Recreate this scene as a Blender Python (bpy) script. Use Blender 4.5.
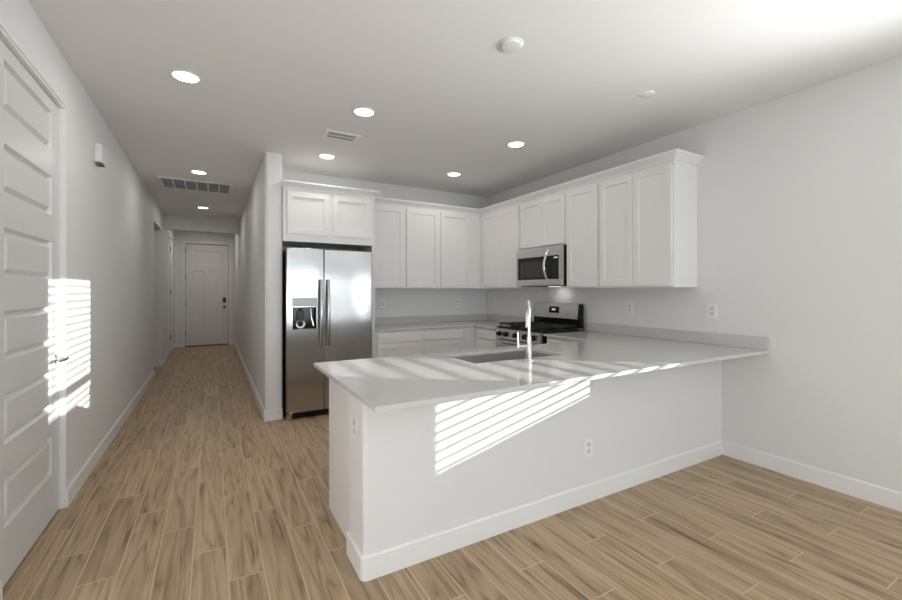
import bpy, bmesh, math
from mathutils import Vector, Matrix
PI = math.pi
for o in list(bpy.data.objects): bpy.data.objects.remove(o)
sc = bpy.context.scene
C = sc.collection

# ------------------------------------------------------------------ camera
YAW = math.radians(29.736)
cd = bpy.data.cameras.new('camera'); cam = bpy.data.objects.new('camera', cd); C.objects.link(cam)
cam.location = (0, 0, 1.328); cam.rotation_euler = (PI/2, 0, -YAW)
cd.sensor_width = 36; cd.lens = 416.9*36/902; cd.shift_y = -9.2/902
cd.clip_start = 0.05
sc.camera = cam

# ------------------------------------------------------------------ world, sun, daylight fill lamps, exposure
w = bpy.data.worlds.new('world'); sc.world = w; w.use_nodes = True
bg = w.node_tree.nodes['Background']; bg.inputs[0].default_value = (0.80, 0.90, 1.0, 1); bg.inputs[1].default_value = 0.8
sd = bpy.data.lights.new('sun', 'SUN'); sun = bpy.data.objects.new('sun', sd); C.objects.link(sun)
sd.energy = 10.0; sd.angle = math.radians(0.30); sd.color = (1.0, 0.985, 0.96)
SUN_DIR = Vector((-1, 0.745, -0.238)).normalized()
sun.rotation_euler = SUN_DIR.to_track_quat('-Z', 'Y').to_euler(); sun.location = (9, -5, 4)

def area(name, loc, direction, sx, sy, energy, color=(1, 1, 1)):
    l = bpy.data.lights.new(name, 'AREA'); l.shape = 'RECTANGLE'; l.size = sx; l.size_y = sy
    l.energy = energy; l.color = color
    o = bpy.data.objects.new(name, l); C.objects.link(o); o.location = loc
    o.rotation_euler = Vector(direction).to_track_quat('-Z', 'Z').to_euler()
    return o
area('daylight_fill_patio', (1.4, -4.42, 1.25), (-0.42, 1, 1.5), 3.4, 1.6, 128, (0.82, 0.92, 1.0))  # added area lamp standing in for skylight, tilted up to brighten the ceiling
area('daylight_fill_side', (3.95, -2.35, 1.45), (-1, 0.25, 1.4), 1.6, 1.2, 75, (0.82, 0.92, 1.0))  # added fill lamp outside the second window, aimed up at the ceiling

bl_ = area('blind_bounce_fill', (3.59, 0.25, 1.75), (-1, 0.55, 0.55), 0.85, 1.35, 22, (0.95, 0.98, 1.0))   # added lamp imitating sunlight thrown up by the slats
bl_.data.spread = math.radians(95)

sc.view_settings.view_transform = 'Standard'; sc.view_settings.look = 'None'
sc.view_settings.gamma = 1; sc.view_settings.use_curve_mapping = False
sc.view_settings.exposure = -0.11

# ------------------------------------------------------------------ materials
def new_mat(name, color, rough=0.5, metal=0.0, spec=0.5):
    m = bpy.data.materials.new(name); m.use_nodes = True
    b = m.node_tree.nodes['Principled BSDF']
    b.inputs['Base Color'].default_value = (*color, 1); b.inputs['Roughness'].default_value = rough
    b.inputs['Metallic'].default_value = metal; b.inputs['Specular IOR Level'].default_value = spec
    return m
def nd(m, t, **kw):
    n = m.node_tree.nodes.new(t)
    for k, v in kw.items(): setattr(n, k, v)
    return n
def lk(m, a, b): m.node_tree.links.new(a, b)
def P(m): return m.node_tree.nodes['Principled BSDF']
def mottled(name, color, rough, nscale, amount, bump=0.0, bscale=200, dist=0.001, metal=0.0, spec=0.5):
    """base colour with a faint procedural mottling and an optional fine bump"""
    m = new_mat(name, color, rough, metal, spec); b = P(m)
    tc = nd(m, 'ShaderNodeTexCoord'); n = nd(m, 'ShaderNodeTexNoise'); n.inputs['Scale'].default_value = nscale
    n.inputs['Detail'].default_value = 3
    lk(m, tc.outputs['Object'], n.inputs['Vector'])
    mx = nd(m, 'ShaderNodeMix', data_type='RGBA')
    mx.inputs[6].default_value = (*[c*(1-amount) for c in color], 1); mx.inputs[7].default_value = (*[min(1, c*(1+amount)) for c in color], 1)
    lk(m, n.outputs['Fac'], mx.inputs[0]); lk(m, mx.outputs[2], b.inputs['Base Color'])
    if bump:
        n2 = nd(m, 'ShaderNodeTexNoise'); n2.inputs['Scale'].default_value = bscale; n2.inputs['Detail'].default_value = 2
        lk(m, tc.outputs['Object'], n2.inputs['Vector'])
        bp = nd(m, 'ShaderNodeBump'); bp.inputs['Strength'].default_value = bump; bp.inputs['Distance'].default_value = dist
        lk(m, n2.outputs['Fac'], bp.inputs['Height']); lk(m, bp.outputs[0], b.inputs['Normal'])
    return m

M = {}
M['wall'] = mottled('wall_paint', (0.79, 0.785, 0.78), 0.55, 1.5, 0.008, 0.25, 90, 0.002, spec=0.35)
M['ceiling'] = mottled('ceiling_paint', (0.86, 0.852, 0.84), 0.75, 1.5, 0.008, 0.25, 110, 0.002, spec=0.2)
M['trim'] = mottled('trim_paint', (0.86, 0.855, 0.845), 0.32, 2, 0.006)
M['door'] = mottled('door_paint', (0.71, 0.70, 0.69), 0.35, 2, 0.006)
M['frontdoor'] = mottled('front_door_paint', (0.80, 0.78, 0.765), 0.35, 2, 0.006)
M['cab'] = mottled('cabinet_paint', (0.84, 0.83, 0.82), 0.36, 2, 0.006)
M['plate'] = mottled('cover_plate_plastic', (0.88, 0.875, 0.86), 0.3, 5, 0.004)
M['socket'] = mottled('socket_plastic', (0.75, 0.74, 0.72), 0.35, 5, 0.004)
M['slot'] = new_mat('slot_dark', (0.16, 0.155, 0.15), 0.6)
M['black'] = mottled('black_enamel', (0.010, 0.010, 0.010), 0.22, 8, 0.05, spec=0.25)
M['plastic'] = mottled('dark_plastic', (0.035, 0.034, 0.034), 0.4, 8, 0.05)
M['iron'] = mottled('cast_iron', (0.02, 0.02, 0.021), 0.6, 40, 0.1, 0.3, 300)
M['blackglass'] = mottled('black_glass', (0.012, 0.012, 0.013), 0.10, 5, 0.02, spec=0.25)
M['window_mesh'] = mottled('microwave_screen', (0.035, 0.035, 0.036), 0.2, 5, 0.02)
M['chrome'] = mottled('chrome', (0.86, 0.86, 0.87), 0.08, 6, 0.01, metal=1)
M['bronze'] = mottled('dark_metal', (0.16, 0.15, 0.14), 0.35, 6, 0.03, metal=1)
M['gap'] = new_mat('dark_recess', (0.05, 0.045, 0.04), 0.7)
M['grillback'] = mottled('grille_recess', (0.20, 0.195, 0.185), 0.8, 8, 0.03)
M['grill'] = mottled('grille_louver', (0.36, 0.35, 0.34), 0.6, 8, 0.03)
M['blind'] = mottled('blind_vinyl', (0.85, 0.85, 0.84), 0.28, 5, 0.01, spec=1.0)
M['outside'] = mottled('patio_ground', (0.45, 0.42, 0.38), 0.9, 3, 0.08)

def brushed(name, color, rough, axis, wave=0.01):
    m = new_mat(name, color, rough, 1.0); b = P(m)
    tc = nd(m, 'ShaderNodeTexCoord'); mp = nd(m, 'ShaderNodeMapping')
    s = [260, 260, 260]; s[axis] = 1.2; mp.inputs['Scale'].default_value = s
    n = nd(m, 'ShaderNodeTexNoise'); n.inputs['Scale'].default_value = 1.0; n.inputs['Detail'].default_value = 2
    lk(m, tc.outputs['Object'], mp.inputs['Vector']); lk(m, mp.outputs[0], n.inputs['Vector'])
    mr = nd(m, 'ShaderNodeMapRange'); mr.inputs[3].default_value = rough*0.8; mr.inputs[4].default_value = rough*1.25
    lk(m, n.outputs['Fac'], mr.inputs[0]); lk(m, mr.outputs[0], b.inputs['Roughness'])
    n3 = nd(m, 'ShaderNodeTexNoise'); n3.inputs['Scale'].default_value = 2.2; n3.inputs['Detail'].default_value = 0
    lk(m, tc.outputs['Object'], n3.inputs['Vector'])
    bp = nd(m, 'ShaderNodeBump'); bp.inputs['Strength'].default_value = 0.35; bp.inputs['Distance'].default_value = wave
    lk(m, n3.outputs['Fac'], bp.inputs['Height']); lk(m, bp.outputs[0], b.inputs['Normal'])
    return m
M['steel'] = brushed('brushed_stainless', (0.47, 0.46, 0.45), 0.17, 0, 0.045)
M['steel_y'] = brushed('brushed_stainless_side', (0.60, 0.585, 0.57), 0.27, 1)
M['dispenser'] = mottled('dispenser_panel', (0.36, 0.35, 0.34), 0.35, 6, 0.02, metal=0.6)
M['sink'] = brushed('sink_stainless', (0.68, 0.68, 0.68), 0.30, 0)

# quartz
m = mottled('white_quartz', (0.615, 0.597, 0.583), 0.11, 55, 0.03); M['quartz'] = m

# wood-look plank tile: 0.15 m x 0.905 m planks along the hall, one third stagger
def floor_mat():
    m = new_mat('wood_plank_tile', (0.4, 0.3, 0.2), 0.38, spec=0.4); b = P(m); L = m.node_tree.links
    tc = nd(m, 'ShaderNodeTexCoord'); sx = nd(m, 'ShaderNodeSeparateXYZ'); lk(m, tc.outputs['Object'], sx.inputs[0])
    def mt(op, a, c=None, c2=None):
        n = nd(m, 'ShaderNodeMath', operation=op)
        for i, v in enumerate((a, c, c2)):
            if v is None: continue
            if isinstance(v, (int, float)): n.inputs[i].default_value = v
            else: lk(m, v, n.inputs[i])
        return n.outputs[0]
    u = mt('DIVIDE', mt('ADD', sx.outputs[0], 0.0870), 0.1497)
    k = mt('FLOOR', u); fu = mt('FRACT', u)
    v = mt('DIVIDE', mt('ADD', mt('ADD', sx.outputs[1], -2.46), mt('MULTIPLY', k, 0.3017)), 0.905)
    kv = mt('FLOOR', v); fv = mt('FRACT', v)
    du = mt('MULTIPLY', mt('MINIMUM', fu, mt('SUBTRACT', 1.0, fu)), 0.1497)
    dv = mt('MULTIPLY', mt('MINIMUM', fv, mt('SUBTRACT', 1.0, fv)), 0.905)
    d = mt('MINIMUM', du, dv)
    grout = mt('LESS_THAN', d, 0.0027)
    idv = nd(m, 'ShaderNodeCombineXYZ'); lk(m, k, idv.inputs[0]); lk(m, kv, idv.inputs[1])
    wn = nd(m, 'ShaderNodeTexWhiteNoise', noise_dimensions='3D'); lk(m, idv.outputs[0], wn.inputs['Vector'])
    # grain coordinates, shifted per plank
    sep = nd(m, 'ShaderNodeSeparateXYZ'); lk(m, wn.outputs['Color'], sep.inputs[0])
    gx = mt('ADD', sx.outputs[0], mt('MULTIPLY', sep.outputs[0], 17.0))
    gy = mt('ADD', sx.outputs[1], mt('MULTIPLY', sep.outputs[1], 31.0))
    gz = mt('MULTIPLY', sep.outputs[2], 9.0)
    gv = nd(m, 'ShaderNodeCombineXYZ'); lk(m, gx, gv.inputs[0]); lk(m, gy, gv.inputs[1]); lk(m, gz, gv.inputs[2])
    def noise(sc3, scale, det, rough=0.5, distn=0.0):
        mp = nd(m, 'ShaderNodeMapping'); mp.inputs['Scale'].default_value = sc3; lk(m, gv.outputs[0], mp.inputs['Vector'])
        n = nd(m, 'ShaderNodeTexNoise'); n.inputs['Scale'].default_value = scale; n.inputs['Detail'].default_value = det
        n.inputs['Roughness'].default_value = rough; n.inputs['Distortion'].default_value = distn
        lk(m, mp.outputs[0], n.inputs['Vector']); return n.outputs['Fac']
    n1 = noise((8, 0.62, 1), 1.0, 2, 0.45, 0.35)            # broad cathedral figure
    rings = mt('ABSOLUTE', mt('SINE', mt('MULTIPLY', n1, 30.0)))
    n2 = noise((105, 3.0, 1), 1.0, 4, 0.65)                 # fine streaks
    n3 = noise((22, 1.5, 1), 1.0, 3)                     # dark patches
    cr = nd(m, 'ShaderNodeValToRGB'); lk(m, mt('MULTIPLY_ADD', rings, 0.26, mt('MULTIPLY_ADD', n2, 0.62, mt('MULTIPLY', n3, 0.62))), cr.inputs[0])
    e = cr.color_ramp.elements
    e[0].position = 0.47; e[0].color = (0.145, 0.098, 0.056, 1)
    e[1].position = 1.02-0.02; e[1].color = (0.495, 0.368, 0.228, 1)
    x = e.new(0.68); x.color = (0.350, 0.246, 0.145, 1)
    hs = nd(m, 'ShaderNodeHueSaturation'); lk(m, cr.outputs[0], hs.inputs['Color'])
    mr = nd(m, 'ShaderNodeMapRange'); mr.inputs[3].default_value = 0.98; mr.inputs[4].default_value = 1.18
    lk(m, wn.outputs['Value'], mr.inputs[0]); lk(m, mr.outputs[0], hs.inputs['Value'])
    mx = nd(m, 'ShaderNodeMix', data_type='RGBA'); lk(m, grout, mx.inputs[0]); lk(m, hs.outputs[0], mx.inputs[6])
    mx.inputs[7].default_value = (0.64, 0.48, 0.335, 1)
    lk(m, mx.outputs[2], b.inputs['Base Color'])
    bp = nd(m, 'ShaderNodeBump'); bp.inputs['Strength'].default_value = 0.5; bp.inputs['Distance'].default_value = 0.0015
    lk(m, mt('MULTIPLY_ADD', n2, 0.25, mt('MINIMUM', mt('DIVIDE', d, 0.004), 1.0)), bp.inputs['Height']); lk(m, bp.outputs[0], b.inputs['Normal'])
    return m
M['floor'] = floor_mat()

def emit(name, color, s):
    m = bpy.data.materials.new(name); m.use_nodes = True; b = P(m)
    b.inputs['Base Color'].default_value = (*color, 1); b.inputs['Emission Color'].default_value = (*color, 1)
    b.inputs['Emission Strength'].default_value = s; return m
M['lens'] = emit('lit_lens', (1.0, 0.95, 0.88), 9.0)
M['digits'] = emit('lit_digits', (0.75, 0.85, 0.9), 0.22)

def glass_mat():
    m = bpy.data.materials.new('window_glass'); m.use_nodes = True; nt = m.node_tree
    for n in list(nt.nodes): nt.nodes.remove(n)
    out = nd(m, 'ShaderNodeOutputMaterial'); mix = nd(m, 'ShaderNodeMixShader'); t = nd(m, 'ShaderNodeBsdfTransparent'); g = nd(m, 'ShaderNodeBsdfGlossy')
    g.inputs['Roughness'].default_value = 0.02; mix.inputs[0].default_value = 0.07
    lk(m, t.outputs[0], mix.inputs[1]); lk(m, g.outputs[0], mix.inputs[2]); lk(m, mix.outputs[0], out.inputs[0]); return m
M['glass'] = glass_mat()

# ------------------------------------------------------------------ helpers
ORG = {}
def box(bm, x0, x1, y0, y1, z0, z1, bev=0.0, seg=2):
    if x0 > x1: x0, x1 = x1, x0
    if y0 > y1: y0, y1 = y1, y0
    if z0 > z1: z0, z1 = z1, z0
    vs = [bm.verts.new((x, y, z)) for x in (x0, x1) for y in (y0, y1) for z in (z0, z1)]
    fs = [bm.faces.new([vs[i] for i in f]) for f in ((0,1,3,2),(4,6,7,5),(0,4,5,1),(2,3,7,6),(0,2,6,4),(1,5,7,3))]
    if bev:
        es = list({e for f in fs for e in f.edges})
        bmesh.ops.bevel(bm, geom=es, offset=bev, segments=seg, affect='EDGES', profile=0.5)
    return bm
def cyl(bm, c, r, h, axis=(0, 0, 1), n=32, r2=None, bev=0.0):
    q = Vector(axis).normalized().to_track_quat('Z', 'Y').to_matrix().to_4x4()
    mat = Matrix.Translation(Vector(c)) @ q @ Matrix.Translation((0, 0, h/2))
    g = bmesh.ops.create_cone(bm, cap_ends=True, segments=n, radius1=r, radius2=r if r2 is None else r2, depth=h, matrix=mat)
    if bev:
        es = [e for v in g['verts'] for e in v.link_edges if any(len(f.verts) > 4 for f in e.link_faces)]
        bmesh.ops.bevel(bm, geom=list(set(es)), offset=bev, segments=2, affect='EDGES', profile=0.5)
    return bm
def lathe(bm, prof, c, axis=(0, 0, 1), n=40):
    q = Vector(axis).normalized().to_track_quat('Z', 'Y').to_matrix()
    rings = []
    for r, z in prof:
        if r < 1e-6: rings.append([bm.verts.new(Vector(c) + q @ Vector((0, 0, z)))])
        else: rings.append([bm.verts.new(Vector(c) + q @ Vector((r*math.cos(2*PI*i/n), r*math.sin(2*PI*i/n), z))) for i in range(n)])
    for a, b in zip(rings, rings[1:]):
        for i in range(n):
            j = (i+1) % n
            if len(a) == 1 and len(b) == 1: continue
            if len(a) == 1: bm.faces.new((a[0], b[i], b[j]))
            elif len(b) == 1: bm.faces.new((a[i], a[j], b[0]))
            else: bm.faces.new((a[i], a[j], b[j], b[i]))
    return bm
def tube(bm, pts, r, n=16, flat=1.0, up=None):
    pts = [Vector(p) for p in pts]; rings = []
    nrm = None
    for i, p in enumerate(pts):
        t = (pts[min(i+1, len(pts)-1)] - pts[max(i-1, 0)]).normalized()
        if nrm is None:
            a = Vector(up) if up else (Vector((0, 0, 1)) if abs(t.z) < 0.9 else Vector((1, 0, 0)))
            nrm = (a - t*a.dot(t)).normalized()
        else: nrm = (nrm - t*nrm.dot(t)).normalized()
        bn = t.cross(nrm); rr = r[i] if isinstance(r, (list, tuple)) else r
        rings.append([bm.verts.new(p + nrm*rr*math.cos(2*PI*k/n) + bn*rr*flat*math.sin(2*PI*k/n)) for k in range(n)])
    for a, b in zip(rings, rings[1:]):
        for k in range(n): bm.faces.new((a[k], a[(k+1) % n], b[(k+1) % n], b[k]))
    bm.faces.new(rings[0][::-1]); bm.faces.new(rings[-1]); return bm
def slab(bm, xs, ys, inside, z0, z1):
    """manifold slab from grid cells; shared vertices so no inner seams"""
    xs = sorted(set(xs)); ys = sorted(set(ys)); V = {}
    def v(i, j, t):
        if (i, j, t) not in V: V[(i, j, t)] = bm.verts.new((xs[i], ys[j], z1 if t else z0))
        return V[(i, j, t)]
    nx, ny = len(xs)-1, len(ys)-1
    on = {(i, j): inside((xs[i]+xs[i+1])/2, (ys[j]+ys[j+1])/2) for i in range(nx) for j in range(ny)}
    for (i, j), f in on.items():
        if not f: continue
        bm.faces.new((v(i,j,1), v(i+1,j,1), v(i+1,j+1,1), v(i,j+1,1)))
        bm.faces.new((v(i,j,0), v(i,j+1,0), v(i+1,j+1,0), v(i+1,j,0)))
        if not on.get((i-1, j)): bm.faces.new((v(i,j,0), v(i,j,1), v(i,j+1,1), v(i,j+1,0)))
        if not on.get((i+1, j)): bm.faces.new((v(i+1,j,0), v(i+1,j+1,0), v(i+1,j+1,1), v(i+1,j,1)))
        if not on.get((i, j-1)): bm.faces.new((v(i,j,0), v(i+1,j,0), v(i+1,j,1), v(i,j,1)))
        if not on.get((i, j+1)): bm.faces.new((v(i,j+1,0), v(i,j+1,1), v(i+1,j+1,1), v(i+1,j+1,0)))
    bmesh.ops.dissolve_limit(bm, angle_limit=0.01, verts=bm.verts[:], edges=bm.edges[:])
    return bm
def panel_door(x0, x1, z0, z1, t, panels, dep=0.008, slope=0.004, raise_w=0.0, bev=0.0015):
    """panelled leaf, front face at y=0 looking to -y, back at y=t; panels are (x0,x1,z0,z1)"""
    bm = bmesh.new()
    xs = sorted({x0, x1, *[p[0] for p in panels], *[p[1] for p in panels]})
    zs = sorted({z0, z1, *[p[2] for p in panels], *[p[3] for p in panels]})
    V = {}
    def v(x, y, z):
        k = (round(x, 5), round(y, 5), round(z, 5))
        if k not in V: V[k] = bm.verts.new((x, y, z))
        return V[k]
    for i in range(len(xs)-1):
        for j in range(len(zs)-1):
            cx, cz = (xs[i]+xs[i+1])/2, (zs[j]+zs[j+1])/2
            if any(p[0] < cx < p[1] and p[2] < cz < p[3] for p in panels): continue
            bm.faces.new((v(xs[i],0,zs[j]), v(xs[i+1],0,zs[j]), v(xs[i+1],0,zs[j+1]), v(xs[i],0,zs[j+1])))
    def ring(a, ya, b, yb):
        A = [(a[0],a[2]),(a[1],a[2]),(a[1],a[3]),(a[0],a[3])]; B = [(b[0],b[2]),(b[1],b[2]),(b[1],b[3]),(b[0],b[3])]
        for k in range(4):
            l = (k+1) % 4
            bm.faces.new((v(A[k][0],ya,A[k][1]), v(A[l][0],ya,A[l][1]), v(B[l][0],yb,B[l][1]), v(B[k][0],yb,B[k][1])))
    for p in panels:
        q = (p[0]+slope, p[1]-slope, p[2]+slope, p[3]-slope); ring(p, 0, q, dep); last, yl = q, dep
        if raise_w:
            s = 0.006
            r = (q[0]+s, q[1]-s, q[2]+s, q[3]-s); ring(q, dep, r, dep); s2 = raise_w
            r2 = (r[0]+s2, r[1]-s2, r[2]+s2, r[3]-s2); ring(r, dep, r2, dep*0.12); last, yl = r2, dep*0.12
        bm.faces.new((v(last[0],yl,last[2]), v(last[1],yl,last[2]), v(last[1],yl,last[3]), v(last[0],yl,last[3])))
    for a in range(len(xs)-1):
        bm.faces.new((v(xs[a],0,z0), v(xs[a],t,z0), v(xs[a+1],t,z0), v(xs[a+1],0,z0)))
        bm.faces.new((v(xs[a],0,z1), v(xs[a+1],0,z1), v(xs[a+1],t,z1), v(xs[a],t,z1)))
    for a in range(len(zs)-1):
        bm.faces.new((v(x0,0,zs[a]), v(x0,0,zs[a+1]), v(x0,t,zs[a+1]), v(x0,t,zs[a])))
        bm.faces.new((v(x1,0,zs[a]), v(x1,t,zs[a]), v(x1,t,zs[a+1]), v(x1,0,zs[a+1])))
    back = [v(x,t,z0) for x in xs] + [v(x1,t,z) for z in zs[1:]] + [v(x,t,z1) for x in xs[::-1][1:]] + [v(x0,t,z) for z in zs[::-1][1:-1]]
    bm.faces.new(back[::-1])
    return bm
def xf(bm, loc=(0, 0, 0), rz=0):
    bm.transform(Matrix.Translation(loc) @ Matrix.Rotation(rz, 4, 'Z')); return bm
def facing_minus_x(bm, x, y0):
    """a leaf built at y=0 facing -y (local x to the right) turned to face -x; local x runs to -y from y0"""
    return xf(bm, (x, y0, 0), -PI/2)
def obj(name, bm, mat, parent=None, org=None, smooth=True):
    """links bm (world coordinates) as one mesh; its origin is org or its parent's"""
    if org is None:
        if parent is not None: org = ORG[parent.name]
        else:
            xs = [v.co.x for v in bm.verts]; ys = [v.co.y for v in bm.verts]; zs = [v.co.z for v in bm.verts]
            org = Vector(((min(xs)+max(xs))/2, (min(ys)+max(ys))/2, min(zs)))
    org = Vector(org)
    bmesh.ops.recalc_face_normals(bm, faces=bm.faces[:])
    bm.transform(Matrix.Translation(-org))
    me = bpy.data.meshes.new(name); bm.to_mesh(me); bm.free()
    for mm in (mat if isinstance(mat, (list, tuple)) else [mat]): me.materials.append(mm)
    if smooth:
        me.polygons.foreach_set('use_smooth', [True]*len(me.polygons)); me.set_sharp_from_angle(angle=math.radians(32))
    o = bpy.data.objects.new(name, me); C.objects.link(o)
    if smooth:
        wm = o.modifiers.new('weighted_normal', 'WEIGHTED_NORMAL'); wm.keep_sharp = True
    if parent is not None: o.parent = parent
    else: o.location = org
    ORG[o.name] = org; return o
def thing(name, label, cat, loc, rz=0, group=None):
    o = bpy.data.objects.new(name, None); C.objects.link(o); o.empty_display_size = 0.1
    o.location = loc; o.rotation_euler = (0, 0, rz); o['label'] = label; o['category'] = cat
    if group: o['group'] = group
    ORG[o.name] = Vector(loc); return o
def tag(o, label, cat, group=None):
    o['label'] = label; o['category'] = cat
    if group: o['group'] = group
    return o
def struct(name, bm, mat, label=None, smooth=True, org=(0, 0, 0)):
    o = obj(name, bm, mat, org=org, smooth=smooth); o['kind'] = 'structure'
    if label: o['label'] = label
    return o
def sthing(name, loc, label):
    o = bpy.data.objects.new(name, None); C.objects.link(o); o.location = loc; o['kind'] = 'structure'; o['label'] = label
    ORG[o.name] = Vector(loc); return o
def copy_tree(o, parent=None):
    c = o.copy(); C.objects.link(c)
    if parent is not None: c.parent = parent
    for ch in list(o.children): copy_tree(ch, c)
    return c
B = bmesh.new

# ------------------------------------------------------------------ dimensions
HC = 2.743; XL = -0.783; XR = 3.60; YB = 5.21
PX0, PX1, PY = 0.464, 0.626, 4.62       # partition beside the fridge
YEND = 11.65                            # front door wall
YS = -4.2                               # wall behind the camera
PWX, PW0, PW1 = 0.598, 1.855, 2.09      # peninsula half wall
ZC = 0.885                              # counter top
BBH, BBT = 0.114, 0.013

# ------------------------------------------------------------------ structure
struct('floor', box(B(), -2.3, 3.74, YS-0.14, YEND+0.14, -0.1, 0), M['floor'], 'wood look plank tile floor running down the hall')
struct('ceiling', box(B(), -2.3, 3.74, YS-0.14, YEND+0.14, HC, HC+0.1), M['ceiling'], 'smooth white ceiling')

# left wall with door openings and the side passage
D1a, D1b, D1h = 2.465, 3.385, 2.455
OPa, OPb, OPh = 7.80, 8.90, 2.40
D2a, D2b, D2h = 10.15, 11.05, 2.46
b = B()
slab_holes = [(D1a, D1b, D1h), (OPa, OPb, OPh), (D2a, D2b, D2h)]
slab(b, [YS-0.14, YEND]+[a for h in slab_holes for a in h[:2]], [0, HC]+[h[2] for h in slab_holes],
     lambda y, z: not any(h[0] < y < h[1] and z < h[2] for h in slab_holes), 0, 0.147)
b.transform(Matrix(((0,0,1,XL-0.147),(1,0,0,0),(0,1,0,0),(0,0,0,1))))
struct('wall_left', b, M['wall'], 'long pale wall on the left')
WY0, WY1, WZ0, WZ1 = -0.235, 0.715, 1.00, 2.525     # side window
W2 = (-3.2, -1.5, 0.9, 2.35)
b = B(); hs = [(WY0, WY1, WZ0, WZ1), W2]
slab(b, [YS-0.14, YB+0.14]+[a for h in hs for a in h[:2]], [0, HC]+[a for h in hs for a in h[2:]],
     lambda y, z: not any(h[0] < y < h[1] and h[2] < z < h[3] for h in hs), 0, 0.14)
b.transform(Matrix(((0,0,1,XR),(1,0,0,0),(0,1,0,0),(0,0,0,1))))
struct('wall_right', b, M['wall'], 'long pale wall on the right')
struct('wall_kitchen', box(B(), PX1, XR, YB, YB+0.14, 0, HC), M['wall'], 'pale wall behind the kitchen cabinets')
b = box(B(), PX0, PX1, PY, YEND, 0, HC); bmesh.ops.recalc_face_normals(b, faces=b.faces[:])
bmesh.ops.bevel(b, geom=[e for e in b.edges if all(abs(v.co.y-PY) < 1e-4 for v in e.verts) and abs(e.verts[0].co.z-e.verts[1].co.z) > 1], offset=0.015, segments=4, affect='EDGES')
struct('wall_partition', b, M['wall'], 'pale partition between hall and refrigerator')
b = B(); slab(b, [-2.3, PX1, -0.565, 0.340], [0, HC, 2.455], lambda x, z: not (-0.565 < x < 0.340 and z < 2.455), 0, 0.14)
b.transform(Matrix(((1,0,0,0),(0,0,1,YEND),(0,1,0,0),(0,0,0,1))))
struct('wall_hall_end', b, M['wall'], 'wall around the front door at the hall end')
struct('wall_header', box(B(), XL, PX0, 9.40, 9.55, 2.48, HC), M['wall'], 'dropped header across the hall')
# added patio opening in the wall behind the camera
b = B(); slab(b, [XL-0.147, 3.74, -0.2, 3.2], [0, HC, 2.35, 0.02], lambda x, z: not (-0.2 < x < 3.2 and 0.02 < z < 2.35), 0, 0.14)
b.transform(Matrix(((1,0,0,0),(0,0,1,YS-0.14),(0,1,0,0),(0,0,0,1))))
struct('wall_patio', b, M['wall'], 'wall with the added patio door behind the viewer')
b = B(); box(b, -2.3, -2.16, 7.0, 9.7, 0, HC); box(b, -2.16, XL-0.147, 7.0, 7.14, 0, HC); box(b, -2.16, XL-0.147, 9.56, 9.70, 0, HC)
struct('wall_side_passage', b, M['wall'], 'walls of the passage off the hall')
# half wall under the counter
def wrap_pts(off):
    r = 0.018 + off; cx, cy = PWX+0.018, PW0+0.018
    pts = [(XR, PW0-off)]
    for i in range(7):
        a = -PI/2 - i*PI/12; pts.append((cx + r*math.cos(a), cy + r*math.sin(a)))
    pts.append((PWX-off, PW1)); return pts
b = B(); ring_ = wrap_pts(0.0) + [(XR, PW1)]
lo = [b.verts.new((x, y, 0)) for x, y in ring_]; hi = [b.verts.new((x, y, 0.861)) for x, y in ring_]
for i in range(len(ring_)): j = (i+1) % len(ring_); b.faces.new((lo[i], lo[j], hi[j], hi[i]))
b.faces.new(lo[::-1]); b.faces.new(hi)
struct('wall_peninsula', b, M['wall'], 'white half wall carrying the breakfast counter')

def bb(b, x0, x1, y0, y1, outer):
    """baseboard piece; the outer top edge is eased"""
    box(b, x0, x1, y0, y1, 0.001, BBH)
    ax = {'+x': (0, x1), '-x': (0, x0), '+y': (1, y1), '-y': (1, y0)}[outer]
    return ax
def baseboard(name, pieces, label):
    b = B()
    for (x0, x1, y0, y1, out) in pieces:
        t = B(); a = bb(t, x0, x1, y0, y1, out)
        es = [e for e in t.edges if all(abs(v.co[a[0]]-a[1]) < 1e-5 and abs(v.co.z-BBH) < 1e-5 for v in e.verts)]
        bmesh.ops.bevel(t, geom=es, offset=0.007, segments=3, affect='EDGES')
        me = bpy.data.meshes.new('tmp'); t.to_mesh(me); t.free(); b.from_mesh(me); bpy.data.meshes.remove(me)
    return struct(name, b, M['trim'], label)
T = BBT
baseboard('baseboard_left', [(XL, XL+T, D1b+0.001, OPa, '+x'), (XL, XL+T, OPb, D2a-0.07, '+x'), (XL, XL+T, D2b+0.07, YEND, '+x'), (XL, XL+T, YS, D1a, '+x')], 'white baseboard along the left wall')
baseboard('baseboard_right', [(XR-T, XR, YS, PW0-T, '-x')], 'white baseboard along the right wall')
baseboard('baseboard_partition', [(PX0-T, PX0, PY+0.0002, YEND-T, '-x'), (PX0-T, PX1, PY-T, PY, '-y')], 'white baseboard around the partition')
baseboard('baseboard_hall_end', [(XL+T, -0.61, YEND-T, YEND, '-y'), (0.385, PX0-T, YEND-T, YEND, '-y')], 'white baseboard beside the front door')
baseboard('baseboard_passage', [(-2.16, XL-0.001, OPb+0.66-T, OPb+0.66, '-y')], 'white baseboard in the side passage')
b = B()
prof = []  # baseboard wrapping the rounded corner of the half wall
inner = wrap_pts(0.0); o1 = wrap_pts(T); o2 = wrap_pts(T-0.006)
rows = [[(x, y, 0.001) for x, y in inner], [(x, y, 0.001) for x, y in o1], [(x, y, BBH-0.008) for x, y in o1], [(x, y, BBH) for x, y in o2], [(x, y, BBH) for x, y in inner]]
vr = [[b.verts.new(p) for p in r] for r in rows]
for r in range(5):
    for i in range(len(inner)-1):
        b.faces.new((vr[r][i], vr[r][i+1], vr[(r+1) % 5][i+1], vr[(r+1) % 5][i]))
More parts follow.
